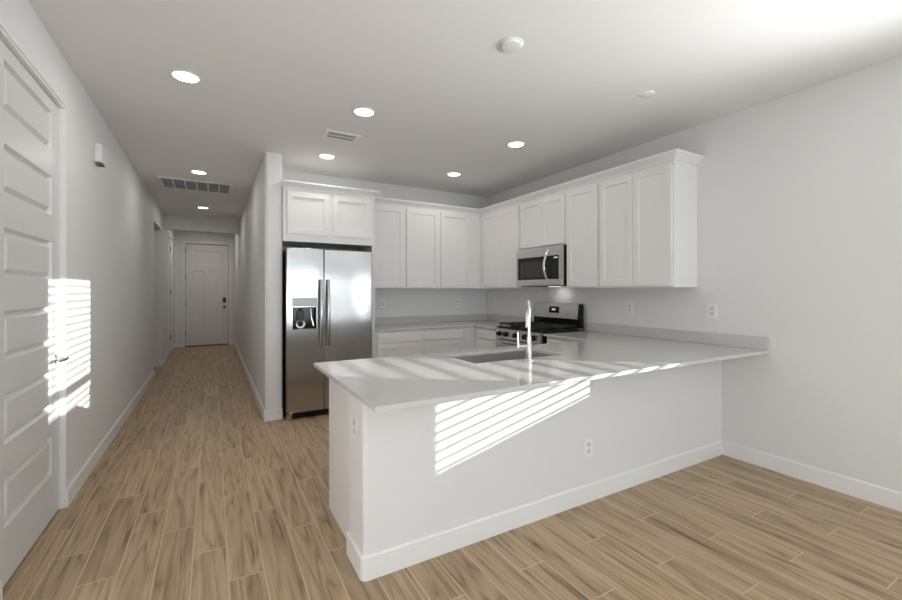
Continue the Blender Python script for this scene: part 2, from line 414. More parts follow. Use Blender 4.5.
b.faces.new([vr[r][0] for r in range(5)]); b.faces.new([vr[r][-1] for r in range(5)][::-1])
struct('baseboard_peninsula', b, M['trim'], 'white baseboard around the half wall')

# ------------------------------------------------------------------ doors
def six_panels(w, z0, pitch=0.375, ph=0.225, stile=0.11):
    return [(stile, w-stile, z0+i*pitch, z0+i*pitch+ph) for i in range(6)]
def lever(parent, pos, out, along, mat):
    """lever handle: rose, neck and lever"""
    b = B(); p = Vector(pos); o_ = Vector(out); a = Vector(along)
    cyl(b, p, 0.032, 0.008, o_, bev=0.002); cyl(b, p, 0.011, 0.05, o_)
    q = p + o_*0.052
    tube(b, [q - a*0.012, q, q + a*0.04 + o_*0.004, q + a*0.08 + o_*0.002, q + a*0.115 - o_*0.006], [0.010, 0.012, 0.010, 0.009, 0.008], 12, 0.75)
    return obj('handle', b, mat, parent)
# near door, leaf recessed 37 mm, faces +x
d1 = sthing('door_1', (XL-0.037, (D1a+D1b)/2, 0), 'white six panel interior door at the left edge')
w_ = D1b-D1a-0.008
leaf = panel_door(0, w_, 0.008, 2.437, 0.04, six_panels(w_, 0.264, stile=0.137), 0.020, 0.012, 0.022)
xf(leaf, (XL-0.027, D1a+0.004, 0), PI/2); obj('leaf', leaf, M['door'], d1)
b = B(); box(b, XL-0.146, XL-0.003, D1a-0.012, D1a+0.001, 0, D1h+0.012)
box(b, XL-0.146, XL-0.003, D1b-0.001, D1b+0.012, 0, D1h+0.012); box(b, XL-0.146, XL-0.003, D1a, D1b, D1h-0.015, D1h+0.012)
obj('jamb', b, M['trim'], d1)
lever(d1, (XL-0.027, 3.300, 0.925), (1, 0, 0), (0, -1, 0), M['chrome'])
# thin trim bead on the wall around the opening
b = B(); box(b, XL, XL+0.003, D1b, D1b+0.014, 0.001, D1h+0.014, 0.001); box(b, XL, XL+0.003, D1a-0.014, D1b-0.0002, D1h, D1h+0.014, 0.001); box(b, XL, XL+0.003, D1a-0.014, D1a, 0.001, D1h-0.0002, 0.001)
struct('trim_1', b, M['trim'], 'narrow bead around the near door')
# hall door in the left wall
d2 = sthing('door_2', (XL-0.03, (D2a+D2b)/2, 0), 'white panel door in the left wall of the hall')
w_ = D2b-D2a-0.008
leaf = panel_door(0, w_, 0.008, 2.44, 0.04, six_panels(w_, 0.262), 0.010, 0.012, 0.03); xf(leaf, (XL-0.03, D2a+0.004, 0), PI/2); obj('leaf', leaf, M['door'], d2)
b = B(); box(b, XL, XL+0.014, D2a-0.065, D2a, 0.001, D2h+0.065, 0.003); box(b, XL, XL+0.014, D2b, D2b+0.065, 0.001, D2h+0.065, 0.003); box(b, XL, XL+0.014, D2a, D2b, D2h, D2h+0.065, 0.003)
obj('casing', b, M['trim'], d2)
lever(d2, (XL-0.03, D2a+0.075, 0.93), (1, 0, 0), (0, 1, 0), M['chrome'])
for z in (0.25, 1.25, 2.2):
    b = B(); box(b, XL-0.032, XL-0.022, D2b-0.022, D2b-0.002, z, z+0.1); cyl(b, (XL-0.02, D2b-0.004, z), 0.007, 0.1)
    obj('hinge', b, M['bronze'], d2)
# front door
d3 = sthing('door_3', (-0.112, YEND, 0), 'white craftsman front door at the end of the hall')
w_ = 0.888
leaf = panel_door(0, w_, 0.03, 2.44, 0.045, [(0.13, w_-0.13, 1.95, 2.29), (0.13, w_/2-0.065, 0.24, 1.80), (w_/2+0.065, w_-0.13, 0.24, 1.80)], 0.010, 0.012)
xf(leaf, (-0.556, YEND+0.012, 0)); obj('leaf', leaf, M['frontdoor'], d3)
b = B(); box(b, -0.61, -0.565, YEND-0.012, YEND+0.0, 0.001, 2.50, 0.003); box(b, 0.340, 0.385, YEND-0.012, YEND, 0.001, 2.50, 0.003); box(b, -0.565, 0.340, YEND-0.012, YEND, 2.455, 2.50, 0.003)
obj('casing', b, M['trim'], d3)
obj('threshold', box(B(), -0.564, 0.339, YEND-0.02, YEND+0.10, 0.001, 0.026, 0.003), M['bronze'], d3)
b = B(); box(b, -0.564, 0.339, YEND+0.058, YEND+0.075, 0.027, 2.454); obj('gap_sheet', b, M['gap'], d3)  # full dark sheet behind the leaf, closing the gap around it
for z in (0.28, 0.95, 1.60, 2.22):
    b = B(); cyl(b, (-0.5575, YEND+0.006, z), 0.008, 0.11); obj('hinge', b, M['bronze'], d3)
b = box(B(), 0.212, 0.282, YEND-0.016, YEND+0.011, 1.035, 1.165, 0.006)
kp = obj('keypad_lock', b, M['plastic'], d3)
for i in range(3):
    for j in range(4): obj('key', box(B(), 0.224+i*0.017, 0.235+i*0.017, YEND-0.018, YEND-0.0155, 1.075+j*0.02, 1.088+j*0.02), M['plastic'], kp)
b = B(); lathe(b, [(0.0, 0.062), (0.018, 0.06), (0.027, 0.048), (0.026, 0.036), (0.012, 0.026), (0.012, 0.008), (0.032, 0.006), (0.033, 0.0)], (0.247, YEND+0.012, 0.93), (0, -1, 0))
obj('knob', b, M['bronze'], d3)
b = B(); lathe(b, [(0.0, 0.006), (0.007, 0.006), (0.011, 0.0)], (-0.112, YEND+0.012, 1.55), (0, -1, 0)); obj('peephole', b, M['chrome'], d3)

# ------------------------------------------------------------------ windows (beyond the frame, they let the sun in)
wn1 = sthing('window_1', (XR+0.10, 0.25, WZ0), 'single hung window on the right wall'); ZM = 1.765
b = B(); xw0, xw1 = XR+0.085, XR+0.135
box(b, xw0, xw1, WY0, WY0+0.035, WZ0, WZ1); box(b, xw0, xw1, WY1-0.035, WY1, WZ0, WZ1); box(b, xw0, xw1, WY0, WY1, WZ0, WZ0+0.035); box(b, xw0, xw1, WY0, WY1, WZ1-0.035, WZ1)
box(b, xw0, xw1, WY0, WY1, ZM-0.022, ZM+0.022); obj('window_frame', b, M['trim'], wn1)
obj('pane', box(B(), XR+0.11, XR+0.114, WY0+0.035, WY1-0.035, WZ0+0.035, WZ1-0.035), M['glass'], wn1)
obj('sill', box(B(), XR-0.015, XR+0.084, WY0+0.001, WY1-0.001, WZ0-0.015+0.016, WZ0+0.012), M['trim'], wn1)
bl = thing('window_blind', 'white horizontal slat blind in the side window', 'blind', (XR+0.035, 0.25, WZ1-0.05))
obj('head_rail', box(B(), XR+0.008, XR+0.062, WY0+0.006, WY1-0.006, WZ1-0.05, WZ1-0.002, 0.003), M['blind'], bl)
b = B(); z = 1.052; n = 0
while z < WZ1-0.06:
    # gently crowned slat
    ys0, ys1 = WY0+0.008, WY1-0.008; px = [XR+0.010+i*0.0125 for i in range(5)]; pz = [z-i*0.0010+(0, .0007, .001, .0007, 0)[i] for i in range(5)]
    top = [(b.verts.new((px[i], ys0, pz[i]+0.0018)), b.verts.new((px[i], ys1, pz[i]+0.0018))) for i in range(5)]
    bot = [(b.verts.new((px[i], ys0, pz[i])), b.verts.new((px[i], ys1, pz[i]))) for i in range(5)]
    for i in range(4):
        b.faces.new((top[i][0], top[i+1][0], top[i+1][1], top[i][1])); b.faces.new((bot[i][0], bot[i][1], bot[i+1][1], bot[i+1][0]))
    b.faces.new((top[0][0], top[0][1], bot[0][1], bot[0][0])); b.faces.new((top[4][0], bot[4][0], bot[4][1], top[4][1]))
    z += 0.0485; n += 1
obj('slats', b, M['blind'], bl)
obj('bottom_rail', box(B(), XR+0.011, XR+0.059, WY0+0.008, WY1-0.008, WZ0+0.014, WZ0+0.032, 0.003), M['blind'], bl)
for y in (-0.05, 0.57):
    b = B(); box(b, XR+0.008, XR+0.010, y-0.0015, y+0.0015, WZ0+0.03, WZ1-0.05); box(b, XR+0.060, XR+0.062, y-0.0015, y+0.0015, WZ0+0.03, WZ1-0.05); obj('ladder_cord', b, M['blind'], bl)
wn2 = sthing('window_2', (XR+0.1, -2.35, 0.9), 'added wide window on the right wall behind the viewer')  # invented window, put in so sunlight has an opening to enter
b = B(); y0, y1, z0, z1 = W2
box(b, xw0, xw1, y0, y0+0.04, z0, z1); box(b, xw0, xw1, y1-0.04, y1, z0, z1); box(b, xw0, xw1, y0, y1, z0, z0+0.04); box(b, xw0, xw1, y0, y1, z1-0.04, z1); box(b, xw0, xw1, -2.37, -2.33, z0, z1)
obj('window_frame', b, M['trim'], wn2); obj('pane', box(B(), XR+0.11, XR+0.114, y0+0.04, y1-0.04, z0+0.04, z1-0.04), M['glass'], wn2)
d4 = sthing('door_4', (1.5, YS, 0), 'added sliding patio door behind the viewer')  # invented door, added as an opening for sunlight behind the camera
b = B(); ya, yb = YS-0.10, YS-0.04
for x in (-0.2, 0.9, 2.03, 3.14): box(b, x, x+0.06, ya, yb, 0.02, 2.35)
box(b, -0.2, 3.2, ya, yb, 0.02, 0.09); box(b, -0.2, 3.2, ya, yb, 2.29, 2.35)
obj('door_frame', b, M['trim'], d4); obj('pane', box(B(), -0.14, 3.14, YS-0.073, YS-0.067, 0.09, 2.29), M['glass'], d4)
struct('ground', box(B(), -9, 14, -14, YS-0.16, -0.2, -0.12), M['outside'], 'paved ground outside the added patio door')

# ------------------------------------------------------------------ cabinets
GU = 'shaker wall cabinets'
def shaker(w, z0, z1, stile=0.055, t=0.019):
    return panel_door(0, w, z0, z1, t, [(stile, w-stile, z0+stile, z1-stile)] if (z1-z0) > 0.2 else [], 0.011, 0.002)
UZ0, UZ1, UDZ0, UDZ1 = 1.358, 2.395, 1.374, 2.370
XF = 3.27      # wall cabinet face, right run
def upper_right(y0, y1, doors, label, z0=UZ0, dz0=UDZ0):
    t = thing('wall_cabinet', label, 'cabinet', ((XF+XR)/2, (y0+y1)/2, z0), 0, GU)
    obj('cabinet_body', box(B(), XF, XR-0.001, y0+0.0005, y1-0.0005, z0, UZ1, 0.001), M['cab'], t)
    for (a, c) in doors:
        d = facing_minus_x(shaker(c-a, dz0, UDZ1), XF-0.0195, c); obj('door', d, M['cab'], t)
    return t
upper_right(2.050, 2.800, [(2.066, 2.422), (2.426, 2.786)], 'two door wall cabinet at the open end of the right wall run')
upper_right(2.800, 3.238, [(2.822, 3.222)], 'single door wall cabinet directly right of the microwave')
upper_right(3.238, 3.998, [(3.262, 3.616), (3.620, 3.974)], 'short two door wall cabinet directly above the microwave', 1.822, 1.838)
upper_right(3.998, YB-0.001, [(4.020, 4.402), (4.406, 4.800)], 'corner wall cabinet left of the microwave')
YF_ = 4.885
def upper_back(x0, x1, doors, label):
    t = thing('wall_cabinet', label, 'cabinet', ((x0+x1)/2, (YF_+YB)/2, UZ0), 0, GU)
    obj('cabinet_body', box(B(), x0+0.0005, x1-0.0005, YF_, YB-0.001, UZ0, UZ1, 0.001), M['cab'], t)
    for (a, c) in doors: obj('door', xf(shaker(c-a, UDZ0, UDZ1), (a, YF_-0.0195, 0)), M['cab'], t)
upper_back(1.625, 2.118, [(1.655, 2.100)], 'single door wall cabinet next to the refrigerator housing')
upper_back(2.118, 3.10, [(2.136, 2.590), (2.626, 3.078)], 'two door wall cabinet on the back wall beside the corner')
obj_f = obj('corner_filler', box(B(), 3.1005, XF-0.0005, YF_, YB-0.001, UZ0, UZ1), M['cab'])
tag(obj_f, 'plain filler strip in the inside corner of the wall cabinets', 'cabinet filler')

# refrigerator housing
fh = thing('refrigerator_cabinet', 'tall white cabinet housing the refrigerator, two doors above it', 'cabinet', (1.12, 4.9, 0))
b = box(B(), PX1+0.001, 1.620, 4.60, YB-0.001, 1.845, UZ1, 0.001); obj('cabinet_body', b, M['cab'], fh)
obj('side_panel', box(B(), 1.585, 1.6205, 4.602, YB-0.001, 0.001, 1.8445, 0.001), M['cab'], fh)
for a, c in ((0.668, 1.098), (1.141, 1.573)): obj('door', xf(shaker(c-a, 1.925, 2.368), (a, 4.5805, 0)), M['cab'], fh)

# crown moulding: profile swept along the cabinet tops
def sweep(b, path, prof):
    """path: list of (x,y) with outward side on the left of travel; prof: (offset, z)"""
    n = len(path); cols = []
    for i, p in enumerate(path):
        p = Vector(p)
        d0 = (p - Vector(path[i-1])).normalized() if i > 0 else None
        d1_ = (Vector(path[i+1]) - p).normalized() if i < n-1 else None
        if d0 is None: nn = Vector((-d1_.y, d1_.x)); s = 1
        elif d1_ is None: nn = Vector((-d0.y, d0.x)); s = 1
        else:
            n0 = Vector((-d0.y, d0.x)); n1 = Vector((-d1_.y, d1_.x)); nn = (n0+n1).normalized(); s = 1/max(0.2, nn.dot(n0))
        cols.append([b.verts.new((p.x + nn.x*o*s, p.y + nn.y*o*s, z)) for o, z in prof])
    for a, c in zip(cols, cols[1:]):
        for k in range(len(prof)): b.faces.new((a[k], a[(k+1) % len(prof)], c[(k+1) % len(prof)], c[k]))
    b.faces.new(cols[0]); b.faces.new(cols[-1][::-1]); return b
CP = [(-0.012, 2.3955), (0.006, 2.3955), (0.008, 2.410), (0.022, 2.425), (0.040, 2.445), (0.050, 2.452), (0.052, 2.468), (-0.012, 2.468)]
b = B()
sweep(b, [(XR-0.001, 2.050), (XF, 2.050), (XF, YF_), (1.675, YF_)], CP)
struct('trim_2', b, M['cab'], 'white crown moulding along the wall cabinet tops')
b = B(); sweep(b, [(PX1+0.002, 4.60), (1.6205, 4.60), (1.6205, 4.82)], [(-o, z) for o, z in CP])
struct('trim_3', b, M['cab'], 'white crown moulding on the refrigerator housing')

# base cabinets
BZ = 0.862
def base_back(x0, x1, label):
    t = thing('base_cabinet', label, 'cabinet', ((x0+x1)/2, 4.9, 0), 0, 'base cabinets on the back wall')
    b = box(B(), x0+0.0005, x1-0.0005, 4.60, YB-0.001, 0.10, BZ, 0.001); obj('cabinet_body', b, M['cab'], t)
    obj('toe_kick', box(B(), x0+0.001, x1-0.001, 4.66, YB-0.002, 0.001, 0.0995), M['cab'], t)
    obj('drawer_front', xf(shaker(x1-x0-0.05, 0.728, 0.842), (x0+0.025, 4.5805, 0)), M['cab'], t)
    obj('door', xf(shaker(x1-x0-0.05, 0.115, 0.708), (x0+0.025, 4.5805, 0)), M['cab'], t)
base_back(1.6215, 2.214, 'base cabinet with a drawer, next to the refrigerator')
base_back(2.214, 2.820, 'base cabinet with a drawer, beside the inside corner')
t = thing('base_cabinet', 'drawer base cabinet in the corner, left of the range', 'cabinet', (3.2, 4.6, 0))
b = box(B(), 2.99, XR-0.001, 4.029, 4.5995, 0.10, BZ, 0.001); box(b, 2.8205, XR-0.001, 4.60, YB-0.001, 0.10, BZ); obj('cabinet_body', b, M['cab'], t)
b = box(B(), 3.05, XR-0.002, 4.030, 4.5995, 0.001, 0.0995); box(b, 2.8215, XR-0.002, 4.66, YB-0.002, 0.001, 0.0995); obj('toe_kick', b, M['cab'], t)
for z0, z1 in ((0.728, 0.842), (0.53, 0.712), (0.33, 0.514), (0.115, 0.314)):
    obj('drawer_front', facing_minus_x(shaker(0.48, z0, z1, 0.045), 2.9705, 4.52), M['cab'], t)
t = thing('base_cabinet', 'base cabinet under the counter, right of the range', 'cabinet', (3.2, 2.9, 0))
obj('cabinet_body', box(B(), 2.99, XR-0.001, 2.602, 3.238, 0.10, BZ, 0.001), M['cab'], t)
obj('toe_kick', box(B(), 3.05, XR-0.002, 2.603, 3.237, 0.001, 0.0995), M['cab'], t)
obj('drawer_front', facing_minus_x(shaker(0.54, 0.728, 0.842), 2.9705, 3.22), M['cab'], t)
obj('door', facing_minus_x(shaker(0.54, 0.115, 0.708), 2.9705, 3.22), M['cab'], t)
# peninsula base cabinets, doors to the kitchen (+y); open-topped under the sink
t = thing('peninsula_cabinet', 'long white base cabinet behind the half wall, end panel to the hall', 'cabinet', (2.1, 2.35, 0))
b = B(); x0, x1, y0, y1 = PWX+0.020, 3.598, PW1+0.001, 2.590
box(b, x0, x0+0.019, y0, y1, 0.001, BZ, 0.001); box(b, x0+0.0195, x1, y0, y0+0.012, 0.10, BZ); box(b, x0+0.0195, x1, y0+0.0125, y1-0.001, 0.10, 0.118)
box(b, x0+0.0195, x1, y1-0.02, y1, 0.118, 0.14); box(b, x0+0.0195, x1, y1-0.02, y1, 0.70, 0.72); box(b, x0+0.0195, x1, y1-0.02, y1, 0.84, BZ)
obj('cabinet_body', b, M['cab'], t)
obj('toe_kick', box(B(), x0+0.02, x1, y1-0.08, y1-0.065, 0.001, 0.0995), M['cab'], t)
for a in (0.65, 1.22, 1.80, 2.38):
    for z0, z1, nm in ((0.728, 0.842, 'drawer_front'), (0.115, 0.708, 'door')):
        obj(nm, xf(shaker(0.55, z0, z1), (a+0.55, y1+0.0195, 0), PI), M['cab'], t)
# ------------------------------------------------------------------ countertops
SK = (1.385, 2.115, 2.135, 2.525)
CT = 0.021
b = B(); slab(b, [0.535, 2.95, XR-0.001, SK[0], SK[1]], [1.52, 2.645, 3.256, SK[2], SK[3]],
     lambda x, y: (y < 2.645 or x > 2.95) and not (SK[0] < x < SK[1] and SK[2] < y < SK[3]), ZC-CT, ZC)
ct = thing('peninsula_countertop', 'glossy white quartz counter with sink cutout and long bar overhang', 'countertop', (2.0, 2.08, ZC-CT))
bmesh.ops.bevel(b, geom=[e for e in b.edges if len(e.link_faces) == 2 and e.calc_face_angle(0) > 0.5], offset=0.0025, segments=2, affect='EDGES')
obj('counter_slab', b, M['quartz'], ct)
obj('backsplash', box(B(), XR-0.021, XR-0.0005, 1.52, 3.256, ZC+0.0005, 0.980, 0.002), M['quartz'], ct)
ct2 = thing('corner_countertop', 'white quartz counter in the back corner left of the range', 'countertop', (2.6, 4.9, ZC-CT))
b = B(); slab(b, [1.622, 2.95, XR-0.001], [4.028, 4.565, YB-0.001], lambda x, y: x > 2.95 or y > 4.565, ZC-CT, ZC)
bmesh.ops.bevel(b, geom=[e for e in b.edges if len(e.link_faces) == 2 and e.calc_face_angle(0) > 0.5], offset=0.0025, segments=2, affect='EDGES')
obj('counter_slab', b, M['quartz'], ct2)
b = B(); box(b, XR-0.021, XR-0.0005, 4.028, YB-0.0215, ZC+0.0005, 0.980, 0.002); box(b, 1.622, XR-0.0005, YB-0.021, YB-0.0005, ZC+0.0005, 0.980, 0.002)
obj('backsplash', b, M['quartz'], ct2)

# ------------------------------------------------------------------ sink and faucet
sk = thing('kitchen_sink', 'rectangular stainless undermount sink in the peninsula counter', 'sink', ((SK[0]+SK[1])/2, (SK[2]+SK[3])/2, 0.66))
b = B()
def rrect(x0, x1, y0, y1, r, z, n=5):
    pts = []
    for cx, cy, a0 in ((x1-r, y1-r, 0), (x0+r, y1-r, PI/2), (x0+r, y0+r, PI), (x1-r, y0+r, 3*PI/2)):
        for i in range(n+1):
            a = a0 + i*PI/2/n; pts.append((cx+r*math.cos(a), cy+r*math.sin(a), z))
    return [b.verts.new(p) for p in pts]
e_ = 0.012
loops = [rrect(SK[0]-0.03, SK[1]+0.03, SK[2]-0.03, SK[3]+0.03, 0.02, ZC-CT-0.001), rrect(SK[0]-e_*0, SK[1], SK[2], SK[3], 0.015, ZC-CT-0.001),
         rrect(SK[0]+0.001, SK[1]-0.001, SK[2]+0.001, SK[3]-0.001, 0.02, 0.68), rrect(SK[0]+0.02, SK[1]-0.02, SK[2]+0.02, SK[3]-0.02, 0.03, 0.665)]
for l0, l1 in zip(loops, loops[1:]):
    for i in range(len(l0)): b.faces.new((l0[i], l0[(i+1) % len(l0)], l1[(i+1) % len(l0)], l1[i]))
b.faces.new(loops[-1])
so = obj('basin', b, M['sink'], sk)
so.modifiers.new('thick', 'SOLIDIFY').thickness = 0.0015
b = B(); cyl(b, (1.75, 2.36, 0.667), 0.045, 0.004, bev=0.001); cyl(b, (1.75, 2.36, 0.671), 0.028, 0.003, bev=0.001); obj('drain', b, M['chrome'], sk)
fx, fy = 1.757, 2.068
fc = thing('kitchen_faucet', 'tall chrome pull-down faucet with side lever beside the sink', 'faucet', (fx, fy, ZC))
b = B(); cyl(b, (fx, fy, ZC+0.0005), 0.027, 0.008, bev=0.002); cyl(b, (fx, fy, ZC+0.008), 0.0155, 0.14, bev=0.003)
obj('base', b, M['chrome'], fc)
D = Vector((0.60, 0.80, 0)); pts = [Vector((fx, fy, ZC+0.147)), Vector((fx, fy, ZC+0.28))]
rr = 0.075
for i in range(0, 13):
    a = PI - i*PI/12; pts.append(Vector((fx, fy, ZC+0.30)) + D*(rr + rr*math.cos(a)) + Vector((0, 0, rr*math.sin(a))))
b = B(); tube(b, pts, 0.0105, 20); obj('spout', b, M['chrome'], fc)
e = pts[-1]; b = B(); lathe(b, [(0.0, 0.0), (0.0135, 0.0), (0.015, -0.02), (0.018, -0.09), (0.017, -0.105), (0.0, -0.105)], e); obj('spray_head', b, M['chrome'], fc)
S_ = Vector((-0.86, 0.50, 0)); p = Vector((fx, fy, ZC+0.088))
b = B(); tube(b, [p, p+S_*0.076], 0.009, 16); tube(b, [p+S_*0.070 + Vector((0, 0, -0.008)), p+S_*0.071+Vector((0, 0, 0.03)), p+S_*0.073+Vector((0, 0, 0.092))], [0.009, 0.007, 0.006], 14)
obj('lever', b, M['chrome'], fc)

# ------------------------------------------------------------------ refrigerator
fr = thing('refrigerator', 'stainless side by side refrigerator with door dispenser', 'refrigerator', (1.10, 4.85, 0))
FX0, FXM, FX1 = 0.648, 1.022, 1.548; FY = 4.50
obj('body', box(B(), FX0+0.005, FX1-0.005, 4.575, 5.19, 0.02, 1.752, 0.004), M['plastic'], fr)
obj('kick_grille', box(B(), FX0+0.07, FX1-0.02, 4.545, 4.5745, 0.015, 0.062, 0.003), M['black'], fr)
for x in (FX0+0.005, FX1-0.06):
    obj('foot_cover', box(B(), x, x+0.055, 4.525, 4.5745, 0.001, 0.064, 0.004), M['steel'], fr)
DX0, DX1, DZ0, DZ1 = 0.708, 0.943, 0.925, 1.255
# freezer door with the dispenser recess
b = B(); slab(b, [FX0, FXM-0.003, DX0, DX1], [0.075, 1.765, DZ0, 1.165], lambda x, z: not (DX0 < x < DX1 and DZ0 < z < 1.165), 0, 0.072)
b.transform(Matrix(((1,0,0,0),(0,0,1,FY),(0,1,0,0),(0,0,0,1))))
bmesh.ops.bevel(b, geom=[e for e in b.edges if len(e.link_faces) == 2 and e.calc_face_angle(0) > 0.5 and all(v.co.y < FY+0.01 for v in e.verts)], offset=0.006, segments=3, affect='EDGES')
fd = obj('freezer_door', b, M['steel'], fr)
b = box(B(), FXM+0.003, FX1, FY, FY+0.072, 0.075, 1.765, 0.006, 3); rd = obj('refrigerator_door', b, M['steel'], fr)
dp = obj('dispenser', box(B(), DX0-0.006, DX1+0.006, FY-0.004, FY+0.004, 1.166, DZ1, 0.003), M['dispenser'], fr)
b = B(); box(b, DX0, DX1, FY+0.060, FY+0.071, DZ0, 1.165); box(b, DX0, DX0+0.006, FY, FY+0.06, DZ0, 1.165); box(b, DX1-0.006, DX1, FY, FY+0.06, DZ0, 1.165); box(b, DX0, DX1, FY, FY+0.06, 1.150, 1.165)
obj('recess', b, M['blackglass'], dp)
obj('drip_tray', box(B(), DX0+0.006, DX1-0.006, FY+0.002, FY+0.058, DZ0, DZ0+0.012, 0.002), M['plastic'], dp)
b = B(); box(b, DX0+0.05, DX0+0.12, FY+0.035, FY+0.059, 1.02, 1.12, 0.006); cyl(b, (DX0+0.085, FY+0.045, 1.150), 0.016, 0.03, (0, 0, -1)); obj('paddle', b, M['plastic'], dp)
b = B(); lathe(b, [(0.030, 0), (0.047, 0.004), (0.050, 0.008), (0.047, 0.010), (0.030, 0.006)], (DX0+0.085, FY+0.057, 0.985), (0, -1, 0)); obj('nozzle_ring', b, M['steel_y'], dp)
b = B(); tube(b, [(DX1-0.045, FY+0.05, 1.14), (DX1-0.042, FY+0.045, 1.05), (DX1-0.02, FY+0.04, 0.96)], 0.006, 10); obj('guide', b, M['chrome'], dp)
for hx, d in ((0.985, fd), (1.060, rd)):
    b = B(); pts = []
    for i in range(13):
        s = i/12; pts.append((hx, FY-0.028-0.030*math.sin(PI*s), 0.745+0.70*s))
    tube(b, pts, 0.016, 18, 0.62, up=(1, 0, 0))
    for z in (0.765, 1.425): box(b, hx-0.010, hx+0.010, FY-0.036, FY+0.001, z-0.014, z+0.014, 0.004)
    obj('handle', b, M['steel'], d)

# ------------------------------------------------------------------ range
rg = thing('gas_range', 'freestanding gas range with black cooktop and stainless back panel', 'range', (3.2300, 3.644, 0))
RY0, RY1 = 3.264, 4.024
obj('body', box(B(), 2.9550, 3.5550, RY0, RY1, 0.06, 0.893, 0.003), M['black'], rg)
for x, y in ((3.0000, RY0+0.05), (3.0000, RY1-0.05), (3.4900, RY0+0.05), (3.4900, RY1-0.05)): obj('foot', cyl(B(), (x, y, 0.001), 0.018, 0.0585), M['plastic'], rg)
obj('cooktop', box(B(), 2.9250, 3.4700, RY0, RY1, 0.8935, 0.912, 0.005), M['black'], rg)
cp = obj('control_panel', box(B(), 2.9000, 2.9545, RY0+0.004, RY1-0.004, 0.775, 0.893, 0.006), M['steel_y'], rg)
for y in (3.345, 3.475, 3.642, 3.810, 3.935):
    b = B(); lathe(b, [(0.0, 0.036), (0.019, 0.036), (0.024, 0.032), (0.026, 0.006), (0.031, 0.003), (0.032, 0.0)], (2.9000, y, 0.834), (-1, 0, 0), 28); box(b, 2.8590, 2.8660, y-0.004, y+0.004, 0.818, 0.852, 0.001)
    obj('knob', b, M['black'], cp)
od = obj('oven_door', box(B(), 2.9050, 2.9545, RY0+0.004, RY1-0.004, 0.20, 0.765, 0.005), M['steel_y'], rg)
obj('oven_window', box(B(), 2.9020, 2.9052, RY0+0.10, RY1-0.10, 0.33, 0.62, 0.001), M['blackglass'], od)
b = B(); tube(b, [(2.8550, RY0+0.05, 0.715), (2.8550, RY1-0.05, 0.715)], 0.013, 16)
for y in (RY0+0.09, RY1-0.09): cyl(b, (2.9060, y, 0.715), 0.009, 0.052, (-1, 0, 0))
obj('handle', b, M['steel_y'], od)
obj('drawer', box(B(), 2.9100, 2.9545, RY0+0.004, RY1-0.004, 0.065, 0.19, 0.004), M['steel_y'], rg)
# back guard: black lower body and end caps, slanted stainless face
b = B()
def prism(b, prof, y0, y1):
    a = [b.verts.new((x, y0, z)) for x, z in prof]; c = [b.verts.new((x, y1, z)) for x, z in prof]
    for i in range(len(prof)): j = (i+1) % len(prof); b.faces.new((a[i], a[j], c[j], c[i]))
    b.faces.new(a[::-1]); b.faces.new(c); return b
prism(b, [(3.5000, 0.9125), (3.4920, 1.008), (3.4780, 1.014), (3.5000, 1.180), (3.5480, 1.180), (3.5480, 0.9125)], RY0+0.001, RY1-0.001)
bg_ = obj('back_guard', b, M['black'], rg)
b = B(); prism(b, [(3.4700, 1.014), (3.4780, 1.014), (3.5010, 1.1815), (3.5280, 1.1815), (3.5280, 1.186), (3.4930, 1.186)], RY0+0.022, RY1-0.012); fp = obj('face_panel', b, M['steel_y'], bg_)
b = B(); prism(b, [(3.4755, 1.070), (3.4820, 1.070), (3.4925, 1.145), (3.4855, 1.145)], 3.572, 3.735); dsp = obj('display', b, M['blackglass'], fp)
b = B(); prism(b, [(3.4780, 1.098), (3.4792, 1.098), (3.4825, 1.122), (3.4813, 1.122)], 3.630, 3.690); obj('readout', b, M['digits'], dsp)
# burners and grates
for i, (x, y, r) in enumerate(((3.0700, 3.425, 0.045), (3.0700, 3.855, 0.052), (3.3300, 3.425, 0.038), (3.3300, 3.855, 0.042), (3.2000, 3.642, 0.048))):
    b = B(); cyl(b, (x, y, 0.9125), r*1.3, 0.006, bev=0.002); cyl(b, (x, y, 0.918), r, 0.012, bev=0.003); obj('burner', b, M['iron'], rg)
for (a, c) in ((RY0+0.015, 3.509), (3.515, 3.769), (3.775, RY1-0.015)):
    b = B(); g0, g1 = 2.9550, 3.4550; zt = 0.950
    for y in (a, c-0.012): box(b, g0, g1, y, y+0.012, zt-0.014, zt, 0.002)
    for x in (g0, g1-0.012): box(b, x, x+0.012, a+0.012, c-0.012, zt-0.014, zt, 0.002)
    for x in (3.0700, 3.2000, 3.3300): box(b, x-0.005, x+0.005, a+0.012, c-0.012, zt-0.012, zt, 0.002)
    ym = (a+c)/2; box(b, g0+0.012, g1-0.012, ym-0.005, ym+0.005, zt-0.012, zt+0.001, 0.002)
    for x in (g0, g1-0.012):
        for y in (a, c-0.012): box(b, x, x+0.012, y, y+0.012, 0.9125, zt-0.014)
    obj('grate', b, M['iron'], rg)

